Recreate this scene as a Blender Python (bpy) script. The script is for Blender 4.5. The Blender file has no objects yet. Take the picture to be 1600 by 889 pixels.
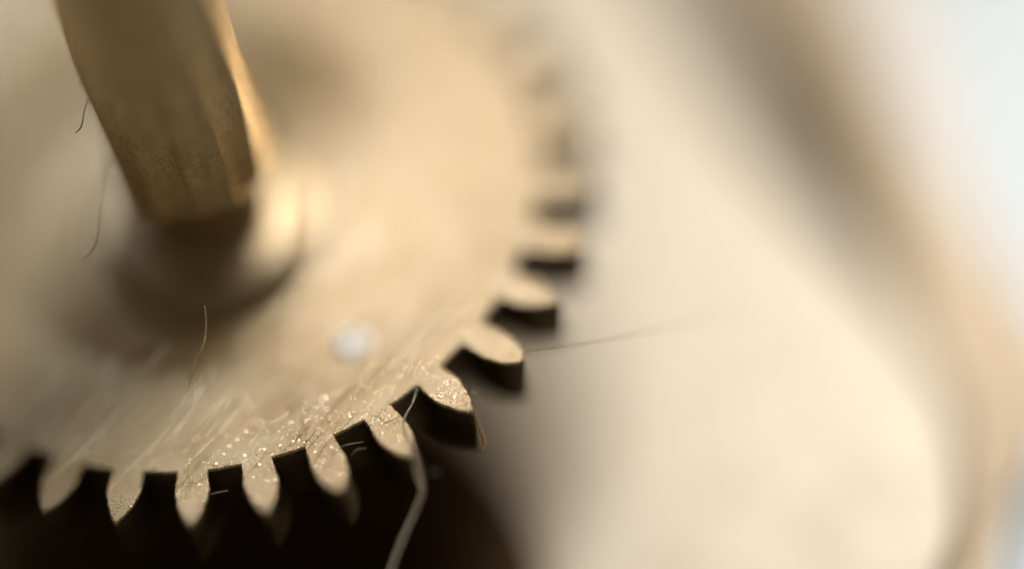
import bpy, bmesh, math, random
from mathutils import Vector, Matrix, noise

# ------------------------------------------------------------------ scene, camera, light
# one Blender unit is one millimetre
S = bpy.context.scene
S.unit_settings.system = 'METRIC'
S.unit_settings.scale_length = 0.001
COL = S.collection
PI = math.pi

EL, ROLL = math.radians(51.1), math.radians(18.3)      # camera elevation over the wheel, camera roll
DIST, FPX = 46.6, 4662.6                               # camera distance, focal length in photo pixels
PX, PY = 323.3, 292.8                                  # where the wheel's centre falls in the photo (1600 x 889)
se, ce = math.sin(EL), math.cos(EL)
cr, sr = math.cos(ROLL), math.sin(ROLL)
R0, U0, BK = Vector((1, 0, 0)), Vector((0, se, ce)), Vector((0, -ce, se))
CR = R0 * cr - U0 * sr
CU = R0 * sr + U0 * cr
CAMPOS = BK * DIST
cam_d = bpy.data.cameras.new('camera')
cam = bpy.data.objects.new('camera', cam_d)
COL.objects.link(cam)
cam.matrix_world = Matrix(((CR.x, CU.x, BK.x, CAMPOS.x), (CR.y, CU.y, BK.y, CAMPOS.y),
                           (CR.z, CU.z, BK.z, CAMPOS.z), (0, 0, 0, 1)))
cam_d.sensor_width = 360.0                               # ten times, so that the f-number stays in Blender's range at mm scale
cam_d.lens = 360.0 * FPX / 1600.0
cam_d.shift_x = (800 - PX) / 1600.0
cam_d.shift_y = (PY - 444.5) / 1600.0
cam_d.clip_start = 0.5
cam_d.clip_end = 4000
cam_d.dof.use_dof = True
cam_d.dof.focus_distance = DIST - 3.22
APERTURE = 16.5                                         # mm of lens opening
cam_d.dof.aperture_fstop = cam_d.lens * 0.001 / APERTURE
cam_d.dof.aperture_blades = 0
S.camera = cam


def ray(px, py):
    """point on the plane one unit in front of the camera that a photo pixel looks through"""
    return -BK + CR * ((px - PX) / FPX) + CU * ((PY - py) / FPX)


def on_z(px, py, z):
    d = ray(px, py)
    return CAMPOS + d * ((z - CAMPOS.z) / d.z)


def at_depth(px, py, dep):
    """dep in mm beyond the wheel centre's distance"""
    return CAMPOS + ray(px, py) * (DIST + dep)


world = bpy.data.worlds.new('World')
S.world = world
world.use_nodes = True
world.node_tree.nodes['Background'].inputs[0].default_value = (1.0, 0.80, 0.52, 1)
world.node_tree.nodes['Background'].inputs[1].default_value = 0.08


def area(name, loc, aim, size, power, color, size_y=None, along=None):
    d = bpy.data.lights.new(name, 'AREA')
    d.energy = power
    d.color = color
    d.shape = 'RECTANGLE' if size_y else 'DISK'
    d.size = size
    if size_y:
        d.size_y = size_y
    o = bpy.data.objects.new(name, d)
    COL.objects.link(o)
    o.location = loc
    q = (Vector(aim) - Vector(loc)).to_track_quat('-Z', 'Y')
    if along:                                           # a rectangular lamp: its long side lies along this direction
        z = (Vector(loc) - Vector(aim)).normalized()
        x = (Vector(along) - z * Vector(along).dot(z)).normalized()
        y = z.cross(x)
        q = Matrix(((x.x, y.x, z.x), (x.y, y.y, z.y), (x.z, y.z, z.z))).to_quaternion()
    o.rotation_euler = q.to_euler()
    return o


# (position, aim, size, power): a warm desk lamp from the right rear, an added cool lamp brightening the wheel's left,
# an added lamp that makes the bright patch right of the hub
area('desk_lamp', (38.0, 30.5, 44.0), (0, 0, 0), 30, 17500, (1.0, 0.90, 0.77))
area('cool_fill', (-13, 49, 36), (0, 0, 0), 8, 2400, (0.88, 0.94, 1.0))
area('added_highlight', (13.5, 14.5, 34), (1, -1, 0), 11, 3700, (1.0, 0.98, 0.95), 6, (9.9, -6.3, 0))

S.view_settings.view_transform = 'Standard'
S.view_settings.look = 'None'
S.view_settings.gamma = 1.0
S.view_settings.use_curve_mapping = False
S.view_settings.exposure = 0.1
S.render.engine = 'CYCLES'
S.cycles.use_denoising = True
S.cycles.use_adaptive_sampling = False
S.cycles.sample_clamp_indirect = 6.0
S.cycles.sample_clamp_direct = 40.0
S.cycles.max_bounces = 8
S.cycles.caustics_reflective = True
S.cycles.blur_glossy = 0.6


# ------------------------------------------------------------------ helpers
def tag(o, label=None, cat=None, group=None, kind=None):
    for k, v in (('label', label), ('category', cat), ('group', group), ('kind', kind)):
        if v:
            o[k] = v
    return o


def empty(name, loc=(0, 0, 0)):
    o = bpy.data.objects.new(name, None)
    COL.objects.link(o)
    o.location = loc
    return o


def link(name, me, mat, parent=None, smooth=False):
    o = bpy.data.objects.new(name, me)
    COL.objects.link(o)
    if not me.materials:
        me.materials.append(mat)
    if parent:
        o.parent = parent
    if smooth:
        for p in me.polygons:
            p.use_smooth = True
    return o


def obj(name, bm, mat, parent=None, smooth=False):
    bmesh.ops.recalc_face_normals(bm, faces=bm.faces)
    me = bpy.data.meshes.new(name)
    bm.to_mesh(me)
    bm.free()
    return link(name, me, mat, parent, smooth)


def lathe(prof, seg=128, closed=False):
    """profile of (r, z) turned about z; closed joins last to first"""
    bm = bmesh.new()
    rings = []
    for r, z in prof:
        if r < 1e-6:
            rings.append([bm.verts.new((0, 0, z))])
        else:
            rings.append([bm.verts.new((r * math.cos(2 * PI * k / seg), r * math.sin(2 * PI * k / seg), z)) for k in range(seg)])
    n = len(rings)
    for i in range(n if closed else n - 1):
        a, b = rings[i], rings[(i + 1) % n]
        for k in range(seg):
            k2 = (k + 1) % seg
            if len(a) == 1 and len(b) == 1:
                continue
            if len(a) == 1:
                bm.faces.new((a[0], b[k], b[k2]))
            elif len(b) == 1:
                bm.faces.new((a[k], a[k2], b[0]))
            else:
                bm.faces.new((a[k], a[k2], b[k2], b[k]))
    return bm


def catmull(pts, n=10):
    P = [Vector(p) for p in pts]
    P = [P[0] * 2 - P[1]] + P + [P[-1] * 2 - P[-2]]
    out = []
    for i in range(1, len(P) - 2):
        for k in range(n):
            t = k / n
            a, b, c, d = P[i - 1], P[i], P[i + 1], P[i + 2]
            out.append(0.5 * ((2 * b) + (c - a) * t + (2 * a - 5 * b + 4 * c - d) * t * t + (3 * b - a - 3 * c + d) * t ** 3))
    out.append(P[-2])
    return out


def tube(bm, pts, radii, seg=8, flat=1.0, jitter=0.0, seed=0):
    """tapering strand through pts; flat < 1 squashes the section"""
    n = len(pts)
    prev = None
    rings = []
    up = Vector((0.3, 0.2, 1)).normalized()
    for i, p in enumerate(pts):
        t = (pts[min(i + 1, n - 1)] - pts[max(i - 1, 0)]).normalized()
        s = up - t * up.dot(t)
        if s.length < 1e-4:
            s = t.orthogonal()
        s.normalize()
        up = s
        w = t.cross(s)
        f = i / (n - 1) * (len(radii) - 1)
        j = min(int(f), len(radii) - 2)
        r = radii[j] + (radii[j + 1] - radii[j]) * (f - j)
        q = 1 + jitter * noise.noise(Vector((i * 0.35, seed * 7.3, 1.7)))
        rings.append([bm.verts.new(p + (s * math.cos(2 * PI * k / seg) * flat + w * math.sin(2 * PI * k / seg)) * r * q) for k in range(seg)])
    for i in range(n - 1):
        for k in range(seg):
            bm.faces.new((rings[i][k], rings[i][(k + 1) % seg], rings[i + 1][(k + 1) % seg], rings[i + 1][k]))
    bm.faces.new(rings[0][::-1])
    bm.faces.new(rings[-1])


# ------------------------------------------------------------------ materials
class NT:
    def __init__(self, name):
        self.m = bpy.data.materials.new(name)
        self.m.use_nodes = True
        self.t = self.m.node_tree
        self.b = self.t.nodes['Principled BSDF']

    def n(self, typ, **kw):
        x = self.t.nodes.new(typ)
        for k, v in kw.items():
            if k.startswith('i_'):
                x.inputs[k[2:].replace('_', ' ')].default_value = v
            else:
                setattr(x, k, v)
        return x

    def l(self, a, b):
        self.t.links.new(a, b)

    def math(self, op, a, b=None, c=None):
        x = self.n('ShaderNodeMath', operation=op)
        for i, v in enumerate((a, b, c)):
            if v is None:
                continue
            if isinstance(v, (int, float)):
                x.inputs[i].default_value = v
            else:
                self.l(v, x.inputs[i])
        return x.outputs[0]

    def noise(self, vec, scale, detail=3, rough=0.5):
        x = self.n('ShaderNodeTexNoise')
        x.inputs['Scale'].default_value = scale
        x.inputs['Detail'].default_value = detail
        x.inputs['Roughness'].default_value = rough
        self.l(vec, x.inputs['Vector'])
        return x.outputs['Fac']

    def mapping(self, vec, rotz=0, scale=(1, 1, 1), loc=(0, 0, 0)):
        x = self.n('ShaderNodeMapping')
        x.inputs['Rotation'].default_value = (0, 0, rotz)
        x.inputs['Scale'].default_value = scale
        x.inputs['Location'].default_value = loc
        self.l(vec, x.inputs['Vector'])
        return x.outputs[0]

    def ramp(self, f, a, b, ca=(0, 0, 0, 1), cb=(1, 1, 1, 1)):
        x = self.n('ShaderNodeValToRGB')
        e = x.color_ramp.elements
        e[0].position, e[1].position = a, b
        e[0].color, e[1].color = ca, cb
        self.l(f, x.inputs[0])
        return x.outputs[0]


def brass_face():
    """worn, scratched brass of the wheel: directional scoring, pits and a tarnish that comes and goes"""
    k = NT('worn_brass')
    pos = k.n('ShaderNodeNewGeometry').outputs['Position']

    def rot(a, sx, sy, loc=(0, 0, 0)):
        r = k.mapping(pos, rotz=-a)
        return k.mapping(r, scale=(sx, sy, 1), loc=loc)
    a = math.radians(33)
    fine = k.noise(rot(a, 1.2, 26), 1.0, 4, 0.65)                # scoring left by a file
    wide = k.noise(rot(a, 0.45, 7, (3, 1, 0)), 1.0, 2, 0.5)
    cross = k.noise(rot(math.radians(8), 0.5, 30, (7, 2, 0)), 1.0, 2, 0.5)
    pits = k.noise(pos, 26.0, 3, 0.65)
    lumps = k.noise(pos, 7.0, 2, 0.5)
    deep = k.ramp(k.noise(rot(a + 0.06, 0.6, 15, (5, 9, 0)), 1.0, 1, 0.4), 0.62, 0.70)
    deep2 = k.ramp(k.noise(rot(a - 0.5, 0.35, 22, (1, 4, 0)), 1.0, 1, 0.4), 0.70, 0.76)
    h = k.math('MULTIPLY', fine, 0.9)
    h = k.math('MULTIPLY_ADD', wide, 0.5, h)
    h = k.math('MULTIPLY_ADD', cross, 0.22, h)
    h = k.math('MULTIPLY_ADD', pits, 1.3, h)
    h = k.math('MULTIPLY_ADD', lumps, 0.2, h)
    h = k.math('MULTIPLY_ADD', deep, -0.6, h)
    h = k.math('MULTIPLY_ADD', deep2, -0.4, h)
    bump = k.n('ShaderNodeBump')
    sep = k.n('ShaderNodeSeparateXYZ')
    k.l(pos, sep.inputs[0])
    rad = k.math('SQRT', k.math('ADD', k.math('MULTIPLY', sep.outputs[0], sep.outputs[0]), k.math('MULTIPLY', sep.outputs[1], sep.outputs[1])))
    rim = k.n('ShaderNodeMapRange', interpolation_type='SMOOTHSTEP')     # the inner web is burnished smooth by handling
    for i_, v_ in zip((1, 2, 3, 4), (3.0, 4.4, 0.2, 1.0)):
        rim.inputs[i_].default_value = v_
    k.l(rad, rim.inputs[0])
    k.l(rim.outputs[0], bump.inputs['Strength'])
    bump.inputs['Distance'].default_value = 0.010
    k.l(h, bump.inputs['Height'])
    k.l(bump.outputs[0], k.b.inputs['Normal'])
    tarn = k.noise(pos, 1.7, 5, 0.62)
    col = k.ramp(tarn, 0.32, 0.72, (0.66, 0.52, 0.33, 1), (0.84, 0.71, 0.52, 1))
    dull = k.ramp(tarn, 0.32, 0.72, (0.37, 0.255, 0.125, 1), (0.48, 0.36, 0.205, 1))
    k.l(dull, k.b.inputs['Base Color'])
    rg = k.ramp(k.noise(pos, 11, 4, 0.6), 0.35, 0.68, (0.40, 0.40, 0.40, 1), (0.55, 0.55, 0.55, 1))
    k.l(rg, k.b.inputs['Roughness'])
    k.b.inputs['Metallic'].default_value = 0.9
    # the burnished high spots on top of the dull metal
    g = k.n('ShaderNodeBsdfPrincipled')
    k.l(col, g.inputs['Base Color'])
    g.inputs['Metallic'].default_value = 1.0
    g.inputs['Roughness'].default_value = 0.12
    k.l(bump.outputs[0], g.inputs['Normal'])
    mx = k.n('ShaderNodeMixShader')
    mx.inputs[0].default_value = 0.5
    k.l(k.b.outputs[0], mx.inputs[1])
    k.l(g.outputs[0], mx.inputs[2])
    k.l(mx.outputs[0], k.t.nodes['Material Output'].inputs['Surface'])
    return k.m


def brass_plain(name, ca, cb, ra, rb, scale=(6, 6, 6), nscale=1.0, bumpd=0.012, metallic=0.95):
    k = NT(name)
    pos = k.n('ShaderNodeNewGeometry').outputs['Position']
    v = k.mapping(pos, scale=scale)
    f = k.noise(v, nscale, 5, 0.6)
    k.l(k.ramp(f, 0.3, 0.7, ca, cb), k.b.inputs['Base Color'])
    k.l(k.ramp(k.noise(v, nscale * 2.3, 3), 0.3, 0.7, (ra,) * 3 + (1,), (rb,) * 3 + (1,)), k.b.inputs['Roughness'])
    b = k.n('ShaderNodeBump')
    b.inputs['Strength'].default_value = 1
    b.inputs['Distance'].default_value = bumpd
    k.l(k.noise(v, nscale * 3, 4, 0.65), b.inputs['Height'])
    k.l(b.outputs[0], k.b.inputs['Normal'])
    k.b.inputs['Metallic'].default_value = metallic
    return k.m


def fibre_mat(name, col, rough=0.35, through=0.5):
    """thread that lets part of the light behind it through"""
    k = NT(name)
    pos = k.n('ShaderNodeNewGeometry').outputs['Position']
    c = k.ramp(k.noise(pos, 9, 3), 0.35, 0.65, tuple(x * 0.72 for x in col) + (1,), tuple(col) + (1,))
    k.l(c, k.b.inputs['Base Color'])
    k.b.inputs['Roughness'].default_value = rough
    t = k.n('ShaderNodeBsdfTranslucent')
    k.l(c, t.inputs['Color'])
    mx = k.n('ShaderNodeMixShader')
    mx.inputs[0].default_value = through
    k.l(k.b.outputs[0], mx.inputs[1])
    k.l(t.outputs[0], mx.inputs[2])
    k.l(mx.outputs[0], k.t.nodes['Material Output'].inputs['Surface'])
    return k.m


M_FACE = brass_face()
M_WALL = brass_plain('shaded_wall_brass', (0.07, 0.05, 0.028, 1), (0.13, 0.095, 0.05, 1), 0.35, 0.55, scale=(3, 3, 3), bumpd=0.02)  # shade of tooth walls, underside and groove put into the colour
M_SHADE_DISC = brass_plain('shade_disc_brown', (0.10, 0.07, 0.035, 1), (0.17, 0.12, 0.065, 1), 0.4, 0.55, scale=(1, 1, 1), bumpd=0.01)  # dark brown of the added disc, in place of the wheel's shadow
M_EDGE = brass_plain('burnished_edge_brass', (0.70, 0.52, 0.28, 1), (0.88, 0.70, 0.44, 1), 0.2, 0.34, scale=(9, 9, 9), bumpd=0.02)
M_STEEL = brass_plain('blued_steel', (0.56, 0.55, 0.53, 1), (0.64, 0.63, 0.61, 1), 0.34, 0.42, bumpd=0.002)
M_BOSS = brass_plain('tarnished_hub_brass', (0.44, 0.34, 0.21, 1), (0.54, 0.43, 0.28, 1), 0.28, 0.34, bumpd=0.006, metallic=0.9)
M_HUB = brass_plain('polished_brass', (0.72, 0.58, 0.40, 1), (0.82, 0.70, 0.52, 1), 0.34, 0.42, bumpd=0.006, metallic=0.85)
M_ARBOR = brass_plain('tarnished_arbor_brass', (0.56, 0.41, 0.21, 1), (0.82, 0.63, 0.37, 1), 0.18, 0.3, scale=(8, 8, 1.2), bumpd=0.03, metallic=1.0)
M_PLATE = brass_plain('pale_matte_plate', (0.88, 0.79, 0.65, 1), (0.91, 0.83, 0.70, 1), 0.42, 0.5, scale=(0.5, 0.5, 0.5), bumpd=0.004, metallic=0.3)
M_RING = brass_plain('brown_brass_ring', (0.74, 0.61, 0.45, 1), (0.80, 0.67, 0.51, 1), 0.45, 0.6, scale=(1, 1, 1), bumpd=0.01, metallic=0.3)
M_TABLE = brass_plain('white_table_lacquer', (0.74, 0.84, 0.96, 1), (0.77, 0.87, 0.98, 1), 0.4, 0.5, scale=(0.05,) * 3, bumpd=0.02, metallic=0.35)
M_LINT = fibre_mat('pale_lint', (0.62, 0.59, 0.53))
_k = NT('clear_fibre')
_k.b.inputs['Base Color'].default_value = (0.96, 0.89, 0.76, 1)
_k.b.inputs['Roughness'].default_value = 0.2
_k.b.inputs['Transmission Weight'].default_value = 0.8
_k.b.inputs['IOR'].default_value = 1.5
_b = _k.n('ShaderNodeBump')
_b.inputs['Distance'].default_value = 0.03
_k.l(_k.noise(_k.n('ShaderNodeNewGeometry').outputs['Position'], 9, 4), _b.inputs['Height'])
_k.l(_b.outputs[0], _k.b.inputs['Normal'])
M_CLEAR = _k.m
M_HAIR = fibre_mat('golden_hair', (0.88, 0.70, 0.45), 0.3, 0.6)
M_PALE = fibre_mat('pale_gold_hair', (1.0, 0.93, 0.76), 0.25, 0.7)
M_DARKHAIR = fibre_mat('dark_hair', (0.5, 0.44, 0.35), 0.4, 0.5)
M_CHIP = brass_plain('bright_brass_chips', (0.85, 0.68, 0.45, 1), (0.92, 0.82, 0.66, 1), 0.08, 0.16, bumpd=0.0)

# ------------------------------------------------------------------ the table and the movement plate under the wheel
Z_PLATE = -4.2
Z_TABLE = -12.0
bm = bmesh.new()
bmesh.ops.create_grid(bm, x_segments=2, y_segments=2, size=1500)
for v in bm.verts:
    v.co.z = Z_TABLE
tag(obj('table', bm, M_TABLE), kind='structure')

# outline of the plate's right-hand edge, read off the photo and laid on the plate's own level
edge_px = [(965, -330), (1025, -150), (1090, 0), (1150, 125), (1212, 230), (1275, 315), (1345, 400), (1415, 490),
           (1482, 590), (1512, 690), (1515, 790), (1490, 889), (1430, 1000), (1330, 1110)]
edge = [on_z(x, y, Z_PLATE) for x, y in edge_px]
edge = catmull(edge, 6)


def offset_line(pts, d):
    out = []
    for i, p in enumerate(pts):
        t = (pts[min(i + 1, len(pts) - 1)] - pts[max(i - 1, 0)])
        n_ = Vector((-t.y, t.x, 0)).normalized()
        out.append(p + n_ * d)
    return out


def strip_solid(inner, outer, z0, z1, zo=None):
    """wall of a bent bar between two lines: top at z1 (zo at the outer line), bottom at z0"""
    bm = bmesh.new()
    zo = z1 if zo is None else zo
    A = [[bm.verts.new((a.x, a.y, z0)), bm.verts.new((a.x, a.y, z1)), bm.verts.new((b.x, b.y, zo)), bm.verts.new((b.x, b.y, z0))] for a, b in zip(inner, outer)]
    for i in range(len(A) - 1):
        for k in range(4):
            bm.faces.new((A[i][k], A[i][(k + 1) % 4], A[i + 1][(k + 1) % 4], A[i + 1][k]))
    bm.faces.new(A[0])
    bm.faces.new(A[-1][::-1])
    return bm


# the plate: its curved right edge, closed round the back, the left and the front
back = [Vector((edge[0].x - 6, edge[0].y + 2.0, 0)), Vector((-2, 19, 0)), Vector((-16, 12, 0)), Vector((-22, -4, 0)), Vector((-16, -18, 0)), Vector((-2, -24, 0)), Vector((edge[-1].x - 4, edge[-1].y - 2.5, 0))]
outline = [Vector((p.x, p.y, 0)) for p in edge] + catmull(back[::-1], 6)
movement = empty('movement_plate', (0, 0, Z_PLATE))
tag(movement, 'pale brass movement plate with curved brown rim under the toothed wheel', 'plate')
bm = bmesh.new()
ins = 0.25
n_o = len(outline)
cen = Vector((0, 0, 0))
lo, mid, top = [], [], []
for p in outline:
    q = p - (p - cen).normalized() * ins
    lo.append(bm.verts.new((p.x, p.y, -2.0)))
    mid.append(bm.verts.new((p.x, p.y, -ins)))
    top.append(bm.verts.new((q.x, q.y, 0)))
for i in range(n_o):
    j = (i + 1) % n_o
    bm.faces.new((lo[i], lo[j], mid[j], mid[i]))
    bm.faces.new((mid[i], mid[j], top[j], top[i]))
bm.faces.new(top)
bm.faces.new(lo[::-1])
obj('plate_disc', bm, M_PLATE, movement)

# gap, then the brown ring that runs round the plate
sgn = 1 if offset_line(edge, 1)[20].x > edge[20].x else -1
e0 = [Vector((p.x, p.y, 0)) for p in edge]
ne = len(e0)
inner = []
for i, (p, q) in enumerate(zip(e0, offset_line(e0, sgn * 1.75))):
    f = i / (ne - 1)
    inner.append(p.lerp(q, 1.0 if f < 0.3 else max(0.012, 1.0 - (f - 0.3) * 3.8)))
outer_px = [(1270, -330), (1340, -150), (1400, 0), (1425, 80), (1445, 150), (1475, 230), (1510, 310), (1590, 440), (1650, 560), (1640, 660), (1590, 740), (1565, 820), (1540, 930), (1440, 1110)]
outer = [Vector((p.x, p.y, 0)) for p in catmull([on_z(x, y, Z_PLATE) for x, y in outer_px], 6)]
obj('rim_ring', strip_solid(inner, outer, -2.2, -0.02, -0.1), M_RING, movement)
foot = [p.lerp(q, 0.98) for p, q in zip(e0, inner)]
obj('groove_floor', strip_solid([p.copy() for p in e0], foot, -2.1, -1.9), M_WALL, movement)  # darkened brass deepens the shade in the groove
# added dark disc, no real part: stands in for shade under the front teeth
shade_disc = obj('added_shade_disc', lathe([(0, 0.002), (5.85, 0.002), (5.85, 0.24), (5.7, 0.34), (0, 0.34)], 96), M_SHADE_DISC, movement)
shade_disc.location = (-2.7, -5.0, 0)
# bush that carries the arbor's lower pivot
obj('pivot_bush', lathe([(0.5, 0.002), (1.6, 0.002), (1.6, 0.35), (1.5, 0.45), (0.9, 0.45), (0.5, 0.3)], 64), M_HUB, movement, True)

# ------------------------------------------------------------------ the toothed wheel
N = 34
R_ROOT, R_TIP, R_IN = 5.18, 6.11, 4.35
PH = -2.327                                            # angle of the first slot
PITCH = 2 * PI / N
TH = 1.0
wheel = empty('gear_wheel')
tag(wheel, 'scratched brass clock wheel with rounded teeth on a thick upright arbor', 'gear')


def half_width(r, tip=R_TIP, e=2.3, p=0.62):
    """half the width of a tooth at radius r; e makes the end blunter"""
    w0 = R_ROOT * PITCH / 2 - 0.243
    if r < 5.50:
        f = max(0.0, r - R_ROOT) / (5.50 - R_ROOT)
        return w0 + 0.03 * f
    f = min(1.0, (r - 5.50) / (tip - 5.50))
    return (w0 + 0.03) * max(0.0, 1 - f ** e) ** p


def tooth_chain(seed):
    """outer outline of one pitch, from slot middle to slot middle, as (angle, radius)"""
    half = []
    rb = random.Random(seed * 7 + 1)
    e_, p_ = rb.uniform(2.0, 2.7), rb.uniform(0.58, 0.72)
    if seed < 3 or rb.random() < 0.3:
        e_, p_ = rb.uniform(1.55, 1.8), rb.uniform(0.75, 0.95)       # worn to a point
    for i in range(3):
        half.append((-PITCH / 2 + (PITCH / 2 - half_width(R_ROOT) / R_ROOT) * i / 3.0, R_ROOT))
    ns = 22
    for i in range(ns + 1):
        f = i / ns
        r = R_ROOT + (R_TIP - R_ROOT) * (1 - (1 - f) ** 1.6)
        half.append((-half_width(r, R_TIP, e_, p_) / r, r))
    chain = half + [(-a, r) for a, r in half[-2::-1]]
    out = []
    rnd = random.Random(seed)
    tipcut = rnd.uniform(-0.03, 0.012)
    lean = rnd.uniform(-0.012, 0.012)
    for i, (a, r) in enumerate(chain):
        x, y = r * math.cos(a), r * math.sin(a)
        if 0 < i < len(chain) - 1:
            f = max(0.0, (r - R_ROOT) / (R_TIP - R_ROOT))
            q = 0.010 * noise.noise(Vector((x * 9, y * 9, seed * 3.1))) + 0.016 * noise.noise(Vector((x * 3.3, y * 3.3, seed * 5.7)))
            x += q + tipcut * f * f
            y += 0.012 * noise.noise(Vector((x * 8, y * 8, seed * 9.3 + 4))) + lean * f
        out.append(Vector((x, y, 0)))
    return out


def make_tooth(seed):
    ch = tooth_chain(seed)
    n = len(ch)
    arc = [Vector((R_IN * math.cos(a), R_IN * math.sin(a), 0)) for a in [PITCH / 2 - PITCH * i / 6 for i in range(7)]]
    bm = bmesh.new()

    def shifted(d):
        o = []
        for i, p in enumerate(ch):
            t = ch[min(i + 1, n - 1)] - ch[max(i - 1, 0)]
            nn = Vector((t.y, -t.x, 0)).normalized()     # outward of the metal
            if i in (0, n - 1):
                nn = Vector((p.x, p.y, 0)).normalized()
            o.append(p - nn * d)
        return o
    rnd = random.Random(seed + 91)
    c = 0.026
    levels = [(shifted(c), 0.0), (shifted(c * 0.35), -c * 0.4), (shifted(0), -c * 1.15), (shifted(0), -TH * 0.5), (shifted(0), -TH + c), (shifted(c), -TH)]
    V = []
    for li, (ps, z) in enumerate(levels):
        row = []
        for i, p in enumerate(ps):
            dz = 0.0
            if li in (1, 2) and 0 < i < n - 1:
                dz = -0.010 * abs(noise.noise(Vector((p.x * 14, p.y * 14, seed * 2.2 + li))))
            row.append(bm.verts.new((p.x, p.y, z + dz)))
        V.append(row)
    for a, b in zip(V, V[1:]):
        for i in range(n - 1):
            bm.faces.new((a[i], b[i], b[i + 1], a[i + 1]))
    ta = [bm.verts.new((p.x, p.y, 0)) for p in arc]
    ba = [bm.verts.new((p.x, p.y, -TH)) for p in arc]
    bm.faces.new(V[0] + ta)
    bm.faces.new((V[-1] + ba)[::-1])
    me = bpy.data.meshes.new('tooth')
    bmesh.ops.recalc_face_normals(bm, faces=bm.faces)
    for f in bm.faces:
        f.smooth = len(f.verts) == 4
    for e in bm.edges:
        fs = e.link_faces
        if len(fs) == 2 and (len(fs[0].verts) != 4 or len(fs[1].verts) != 4 or fs[0].normal.angle(fs[1].normal) > 0.6):
            e.smooth = False
    bm.to_mesh(me)
    bm.free()
    me.materials.append(M_FACE)
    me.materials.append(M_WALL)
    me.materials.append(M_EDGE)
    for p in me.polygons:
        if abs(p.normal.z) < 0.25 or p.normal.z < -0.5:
            p.material_index = 1  # walls and underside: shade painted in as darker brass
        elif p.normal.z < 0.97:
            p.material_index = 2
    return me


for k in range(N):
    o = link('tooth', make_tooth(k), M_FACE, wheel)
    o.rotation_euler.z = PH + PITCH * (k + 0.5)

# the web between hub and teeth: same level, edges meeting the teeth's inner arc
seg = N * 6
DOME = 0.14


def web_z(r):
    return DOME * 0.5 * (1 + math.cos(PI * min(r, R_IN) / R_IN))


bm = bmesh.new()
prof = [(1.2, -TH)] + [(1.2 + (R_IN - 1.2) * i / 24, web_z(1.2 + (R_IN - 1.2) * i / 24)) for i in range(25)] + [(R_IN, -TH)]
rings = [[bm.verts.new((r * math.cos(PH + 2 * PI * i / seg), r * math.sin(PH + 2 * PI * i / seg), z)) for i in range(seg)] for r, z in prof]
for ri, (a, b) in enumerate(zip(rings, rings[1:] + rings[:1])):
    if ri == len(rings) - 2:
        continue                                       # open towards the teeth
    for i in range(seg):
        j = (i + 1) % seg
        f = bm.faces.new((a[i], a[j], b[j], b[i]))
        f.smooth = 0 < ri < len(rings) - 2
w_ = obj('web', bm, M_FACE, wheel)
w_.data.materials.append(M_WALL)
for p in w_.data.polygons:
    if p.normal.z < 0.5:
        p.material_index = 1  # underside and bore get the same shade-darkened brass

# hub: a waisted boss with a bevelled flange that carries the arbor
HX, HY = -0.10, -0.88
HB = web_z(math.hypot(HX, HY)) - 0.03
hub = obj('hub_flange', lathe([(1.82, HB), (1.80, 0.16), (1.74, 0.27), (1.62, 0.37), (1.46, 0.45), (1.26, 0.51), (1.05, 0.54), (0.95, 0.58), (0.92, 0.66), (0.90, 0.9), (0.90, 1.62)], 96), M_BOSS, wheel, True)
hub.location = (HX, HY, 0)
# small polished rivet let into the web
rp = on_z(553, 536, 0)
rv = lathe([(0.29, 0.002), (0.285, 0.010), (0.25, 0.0125), (0.15, 0.013), (0, 0.013)], 32)
o = obj('rivet', rv, M_STEEL, w_, True)
o.location = (rp.x, rp.y, web_z(math.hypot(rp.x, rp.y)) - 0.006)

# arbor: fluted shaft standing on the hub
bm = bmesh.new()
seg = 144
prof = [(0.5, 0.02), (1.08, 0.0), (1.15, 0.02), (1.18, 0.07), (1.19, 0.14), (1.19, 2.0), (1.19, 5.0), (1.19, 10.0), (1.08, 10.2), (0.45, 10.25), (0.42, 12.0), (0.0, 12.05)]
rows = []
for pi_, (r, z) in enumerate(prof):
    row = []
    for k in range(seg):
        a = 2 * PI * k / seg
        rr = r
        if z < 10.1 and r > 0.9:
            u = ((a - math.radians(-97)) / math.radians(30)) % 12        # twelve flats, every second one sunk: the leaves of a pinion
            rr = r * math.cos(math.radians(15)) / math.cos(math.radians(30) * (u % 1 - 0.5))
            w_ = min(1.0, min(u % 1, 1 - u % 1) / 0.12)
            if int(u) % 2 == 1:
                rr -= 0.06 * w_
        row.append(bm.verts.new((rr * math.cos(a), rr * math.sin(a), z)))
    rows.append(row)
for a, b in zip(rows, rows[1:]):
    for k in range(seg):
        j = (k + 1) % seg
        bm.faces.new((a[k], a[j], b[j], b[k]))
bmesh.ops.remove_doubles(bm, verts=bm.verts, dist=1e-5)
arb = obj('arbor', bm, M_ARBOR, wheel, True)
arb.location = (HX, HY, 1.45)
arb.rotation_euler.x = -math.radians(14)              # the arbor stands a little out of true
obj('lower_arbor', lathe([(0.78, -0.98), (0.78, -3.5), (0.42, -3.62), (0.42, -4.2), (0, -4.2)], 64), M_ARBOR, wheel, True)

# ------------------------------------------------------------------ lint, hairs, dust
def strand(name, pts, radii, mat, label, cat, flat=1.0, n=10, jit=0.25, group=None, seg=8):
    bm = bmesh.new()
    tube(bm, catmull(pts, n), radii, seg, flat, jit, len(label))
    o = obj(name, bm, mat, None, True)
    return tag(o, label, cat, group)


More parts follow.
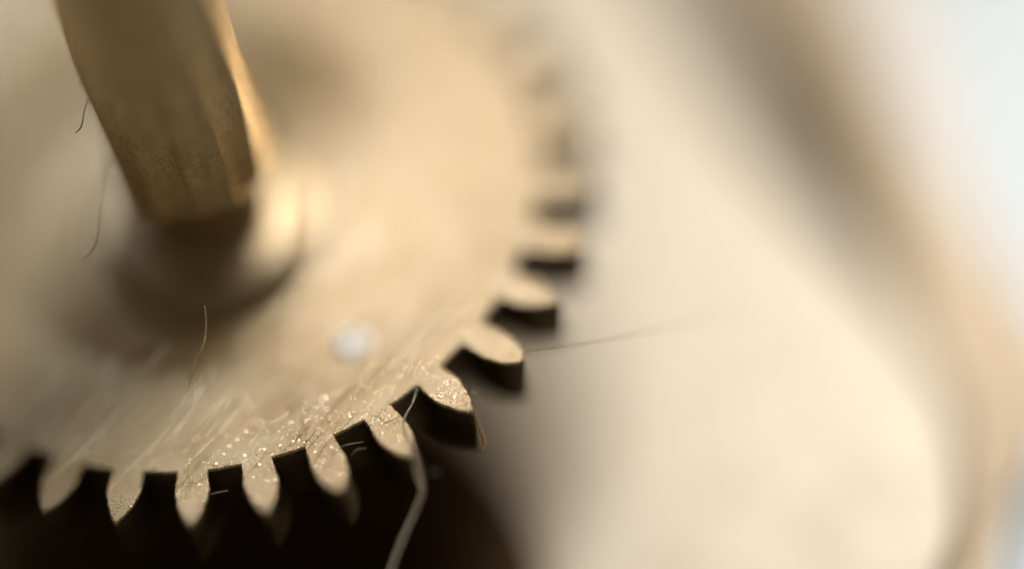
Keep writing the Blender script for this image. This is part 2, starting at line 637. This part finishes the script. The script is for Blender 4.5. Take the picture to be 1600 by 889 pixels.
# thick translucent fibre hooked over a slot corner and hanging down in front of the wheel
pts = [on_z(652, 604, 0.02), on_z(645, 628, 0.03), on_z(633, 650, 0.03), on_z(630, 668, 0.03), on_z(640, 690, 0.03), on_z(647, 712, 0.03),
       at_depth(653, 740, -3.6), at_depth(660, 768, -3.5), at_depth(648, 800, -3.45), at_depth(630, 840, -3.45), at_depth(612, 889, -3.45), at_depth(596, 950, -3.5)]
strand('lint_fibre', pts, [0.012, 0.018, 0.018, 0.02, 0.026, 0.032, 0.05, 0.06, 0.066, 0.07, 0.074, 0.078], M_CLEAR,
       'thick pale fibre draped over a tooth and hanging down past the frame bottom', 'fibre', 0.5, 12, 0.15, seg=12)
# long straight hair leaving a tooth tip to the right
pts = [on_z(822, 549, 0.02), at_depth(870, 543, -2.95), at_depth(950, 530, -2.95), at_depth(1040, 512, -2.6), at_depth(1110, 497, -2.2), at_depth(1180, 482, -1.7)]
strand('hair', pts, [0.013, 0.012, 0.009, 0.007, 0.006, 0.004], M_PALE, 'long thin straight hair reaching right from a tooth tip', 'hair')
# curved golden hair on the web
pts = [at_depth(320, 478, -3.2), at_depth(322, 505, -3.2), at_depth(319, 535, -3.25), at_depth(308, 562, -3.3), at_depth(297, 596, -3.3)]
pts += [on_z(292, 640, 0.01)]
strand('hair', pts, [0.010, 0.013, 0.014, 0.013, 0.010, 0.005], M_HAIR, 'short curved golden hair standing over the shaded web below the arbor', 'hair')
# thin dark hair clinging to the arbor's left side
pts = [at_depth(182, 236, -2.2), at_depth(162, 246, -2.6), at_depth(156, 290, -2.75), at_depth(152, 345, -2.9), at_depth(147, 382, -3.0), at_depth(128, 404, -3.0)]
strand('hair', pts, [0.007, 0.009, 0.009, 0.009, 0.011, 0.007], M_HAIR, 'thin kinked hair hanging off the arbor left of its foot', 'hair')
pts = [at_depth(158, 150, -3.0), at_depth(138, 158, -3.2), at_depth(131, 178, -3.2), at_depth(127, 198, -3.2), at_depth(118, 208, -3.2)]
strand('lint_fibre', pts, [0.003, 0.003, 0.008, 0.012, 0.008], M_DARKHAIR, 'tiny dark curl of lint at the upper left edge of the arbor', 'fibre')
pts = [at_depth(262, 288, -2.5), at_depth(255, 294, -2.6), at_depth(249, 302, -2.5)]
strand('lint_fibre', pts, [0.01, 0.024, 0.012], M_DARKHAIR, 'tiny dark speck of lint on the front of the arbor near its foot', 'fibre')
# lint on the dark walls of the teeth
pts = [on_z(733, 640, 0.0), at_depth(741, 650, -3.3), at_depth(750, 672, -3.2), at_depth(757, 692, -3.15), at_depth(753, 704, -3.15)]
strand('lint_fibre', pts, [0.012, 0.028, 0.03, 0.024, 0.015], M_HAIR, 'curled brown fibre hanging off the tooth tip that carries a white tuft', 'fibre')
bm = bmesh.new()
for (x0, y0, x1, y1) in ((737, 614, 735, 602), (738, 613, 743, 599), (739, 615, 749, 604), (740, 616, 751, 609)):
    tube(bm, [on_z(x0, y0, 0.0), at_depth((x0 + x1) / 2, (y0 + y1) / 2, -2.95), at_depth(x1, y1, -2.98)], [0.01, 0.008, 0.004], 5)
tag(obj('lint_tuft', bm, M_LINT, None, True), 'tiny splayed white tuft of lint on a tooth tip', 'lint')
for i, (a, b, c, lab) in enumerate((
        ((525, 700), (545, 694), (568, 690), 'faint straight white lint thread across the slot above the notched tooth'),
        ((548, 712), (558, 702), (572, 700), 'small arched white lint thread lower in the slot'),
        ((668, 738), (676, 737), (688, 735), 'short white lint thread on the dark wall right of the thick fibre'),
        ((326, 773), (340, 769), (356, 766), 'faint lint thread across the slot nearest the bottom centre left'),
        ((445, 694), (436, 712), (433, 726), 'short upright lint thread at the left of a middle slot'))):
    dep = (on_z(b[0], b[1], -0.12) - CAMPOS).dot(-BK) - DIST
    strand('lint_thread', [at_depth(*a, dep), at_depth(*b, dep - 0.03), at_depth(*c, dep)], [0.006, 0.010, 0.006], M_LINT, lab, 'lint', group='lint threads in the slots')

# bright chips and dust lying on the wheel's face, thickest towards the front teeth
rnd = random.Random(5)
bm = bmesh.new()
cnt = 0
while cnt < 950:
    px, py = rnd.uniform(120, 860), rnd.uniform(560, 830)
    p = on_z(px, py, 0)
    r = math.hypot(p.x, p.y)
    if r > R_TIP - 0.2 or r < 4.5:
        continue
    if r > R_ROOT - 0.03:
        a = (math.atan2(p.y, p.x) - PH) % PITCH - PITCH / 2
        if abs(a) * r > half_width(r) - 0.05:
            continue
    if rnd.random() > 0.25 + 0.75 * math.exp(-((px - 470) / 200) ** 2):
        continue
    s = 0.005 + 0.010 * rnd.random() ** 4
    ang = math.radians(33) + rnd.gauss(0, 0.5)
    ln = s * rnd.choice((1, 1, 1.4, 2.2))
    ux, uy = math.cos(ang), math.sin(ang)
    tilt, taz = abs(rnd.gauss(0, 0.22)), math.radians(-28) + rnd.gauss(0, 0.9)
    nz = Vector((math.sin(tilt) * math.cos(taz), math.sin(tilt) * math.sin(taz), math.cos(tilt)))
    top_, bot_ = [], []
    for a_, b_ in ((-1, rnd.uniform(-.4, .4)), (0.1, -0.8), (1, rnd.uniform(-.4, .4)), (-0.1, 0.8)):
        dx, dy = ux * a_ * ln - uy * b_ * s, uy * a_ * ln + ux * b_ * s
        zz = -(nz.x * dx + nz.y * dy) / nz.z + s * 0.35 + 0.002
        top_.append(bm.verts.new((p.x + dx, p.y + dy, zz)))
        bot_.append(bm.verts.new((p.x + dx, p.y + dy, zz - s * 0.25)))
    bm.faces.new(top_)
    bm.faces.new(bot_[::-1])
    for i in range(4):
        j = (i + 1) % 4
        bm.faces.new((bot_[i], bot_[j], top_[j], top_[i]))
    cnt += 1
tag(obj('brass_dust', bm, M_CHIP), 'bright specks of brass dust lying on the wheel near the front teeth', 'dust', kind='stuff')

# long bright score marks: slivers of metal thrown up by the file, nearly all in one direction
rnd = random.Random(11)
bm = bmesh.new()
cnt = 0


def on_metal(x, y):
    r = math.hypot(x, y)
    if r < 3.0 or r > R_TIP - 0.12:
        return False
    if r < R_ROOT - 0.04:
        return True
    a = (math.atan2(y, x) - PH) % PITCH - PITCH / 2
    return abs(a) * r < half_width(r) - 0.05


while cnt < 300:
    p = on_z(rnd.uniform(60, 860), rnd.uniform(500, 820), 0)
    ang = math.radians(33) + rnd.gauss(0, 0.07) if rnd.random() < 0.95 else rnd.uniform(0, PI)
    L = 0.15 + 1.6 * rnd.random() ** 2
    ux, uy = math.cos(ang), math.sin(ang)
    m = max(3, int(L / 0.06))
    if not all(on_metal(p.x + ux * L * (i / m - 0.5), p.y + uy * L * (i / m - 0.5)) for i in range(m + 1)):
        continue
    w = 0.002 + 0.005 * rnd.random() ** 2
    hgt = w * rnd.uniform(0.12, 0.5)
    bend = rnd.uniform(-0.02, 0.02) * L
    rows = []
    for i in range(m + 1):
        t = i / m - 0.5
        x, y = p.x + ux * L * t - uy * bend * (1 - 4 * t * t), p.y + uy * L * t + ux * bend * (1 - 4 * t * t)
        z = web_z(math.hypot(x, y)) + 0.0006
        q = (1 - 4 * t * t) ** 0.5 * rnd.uniform(0.55, 1.0)
        rows.append([bm.verts.new((x - uy * w * q, y + ux * w * q, z)), bm.verts.new((x, y, z + hgt * q)), bm.verts.new((x + uy * w * q, y - ux * w * q, z))])
    for a, b in zip(rows, rows[1:]):
        for k in range(2):
            bm.faces.new((a[k], a[k + 1], b[k + 1], b[k]))
    cnt += 1
bmesh.ops.remove_doubles(bm, verts=bm.verts, dist=1e-6)
o = obj('score_marks', bm, M_CHIP, wheel)
o['kind'] = 'stuff'
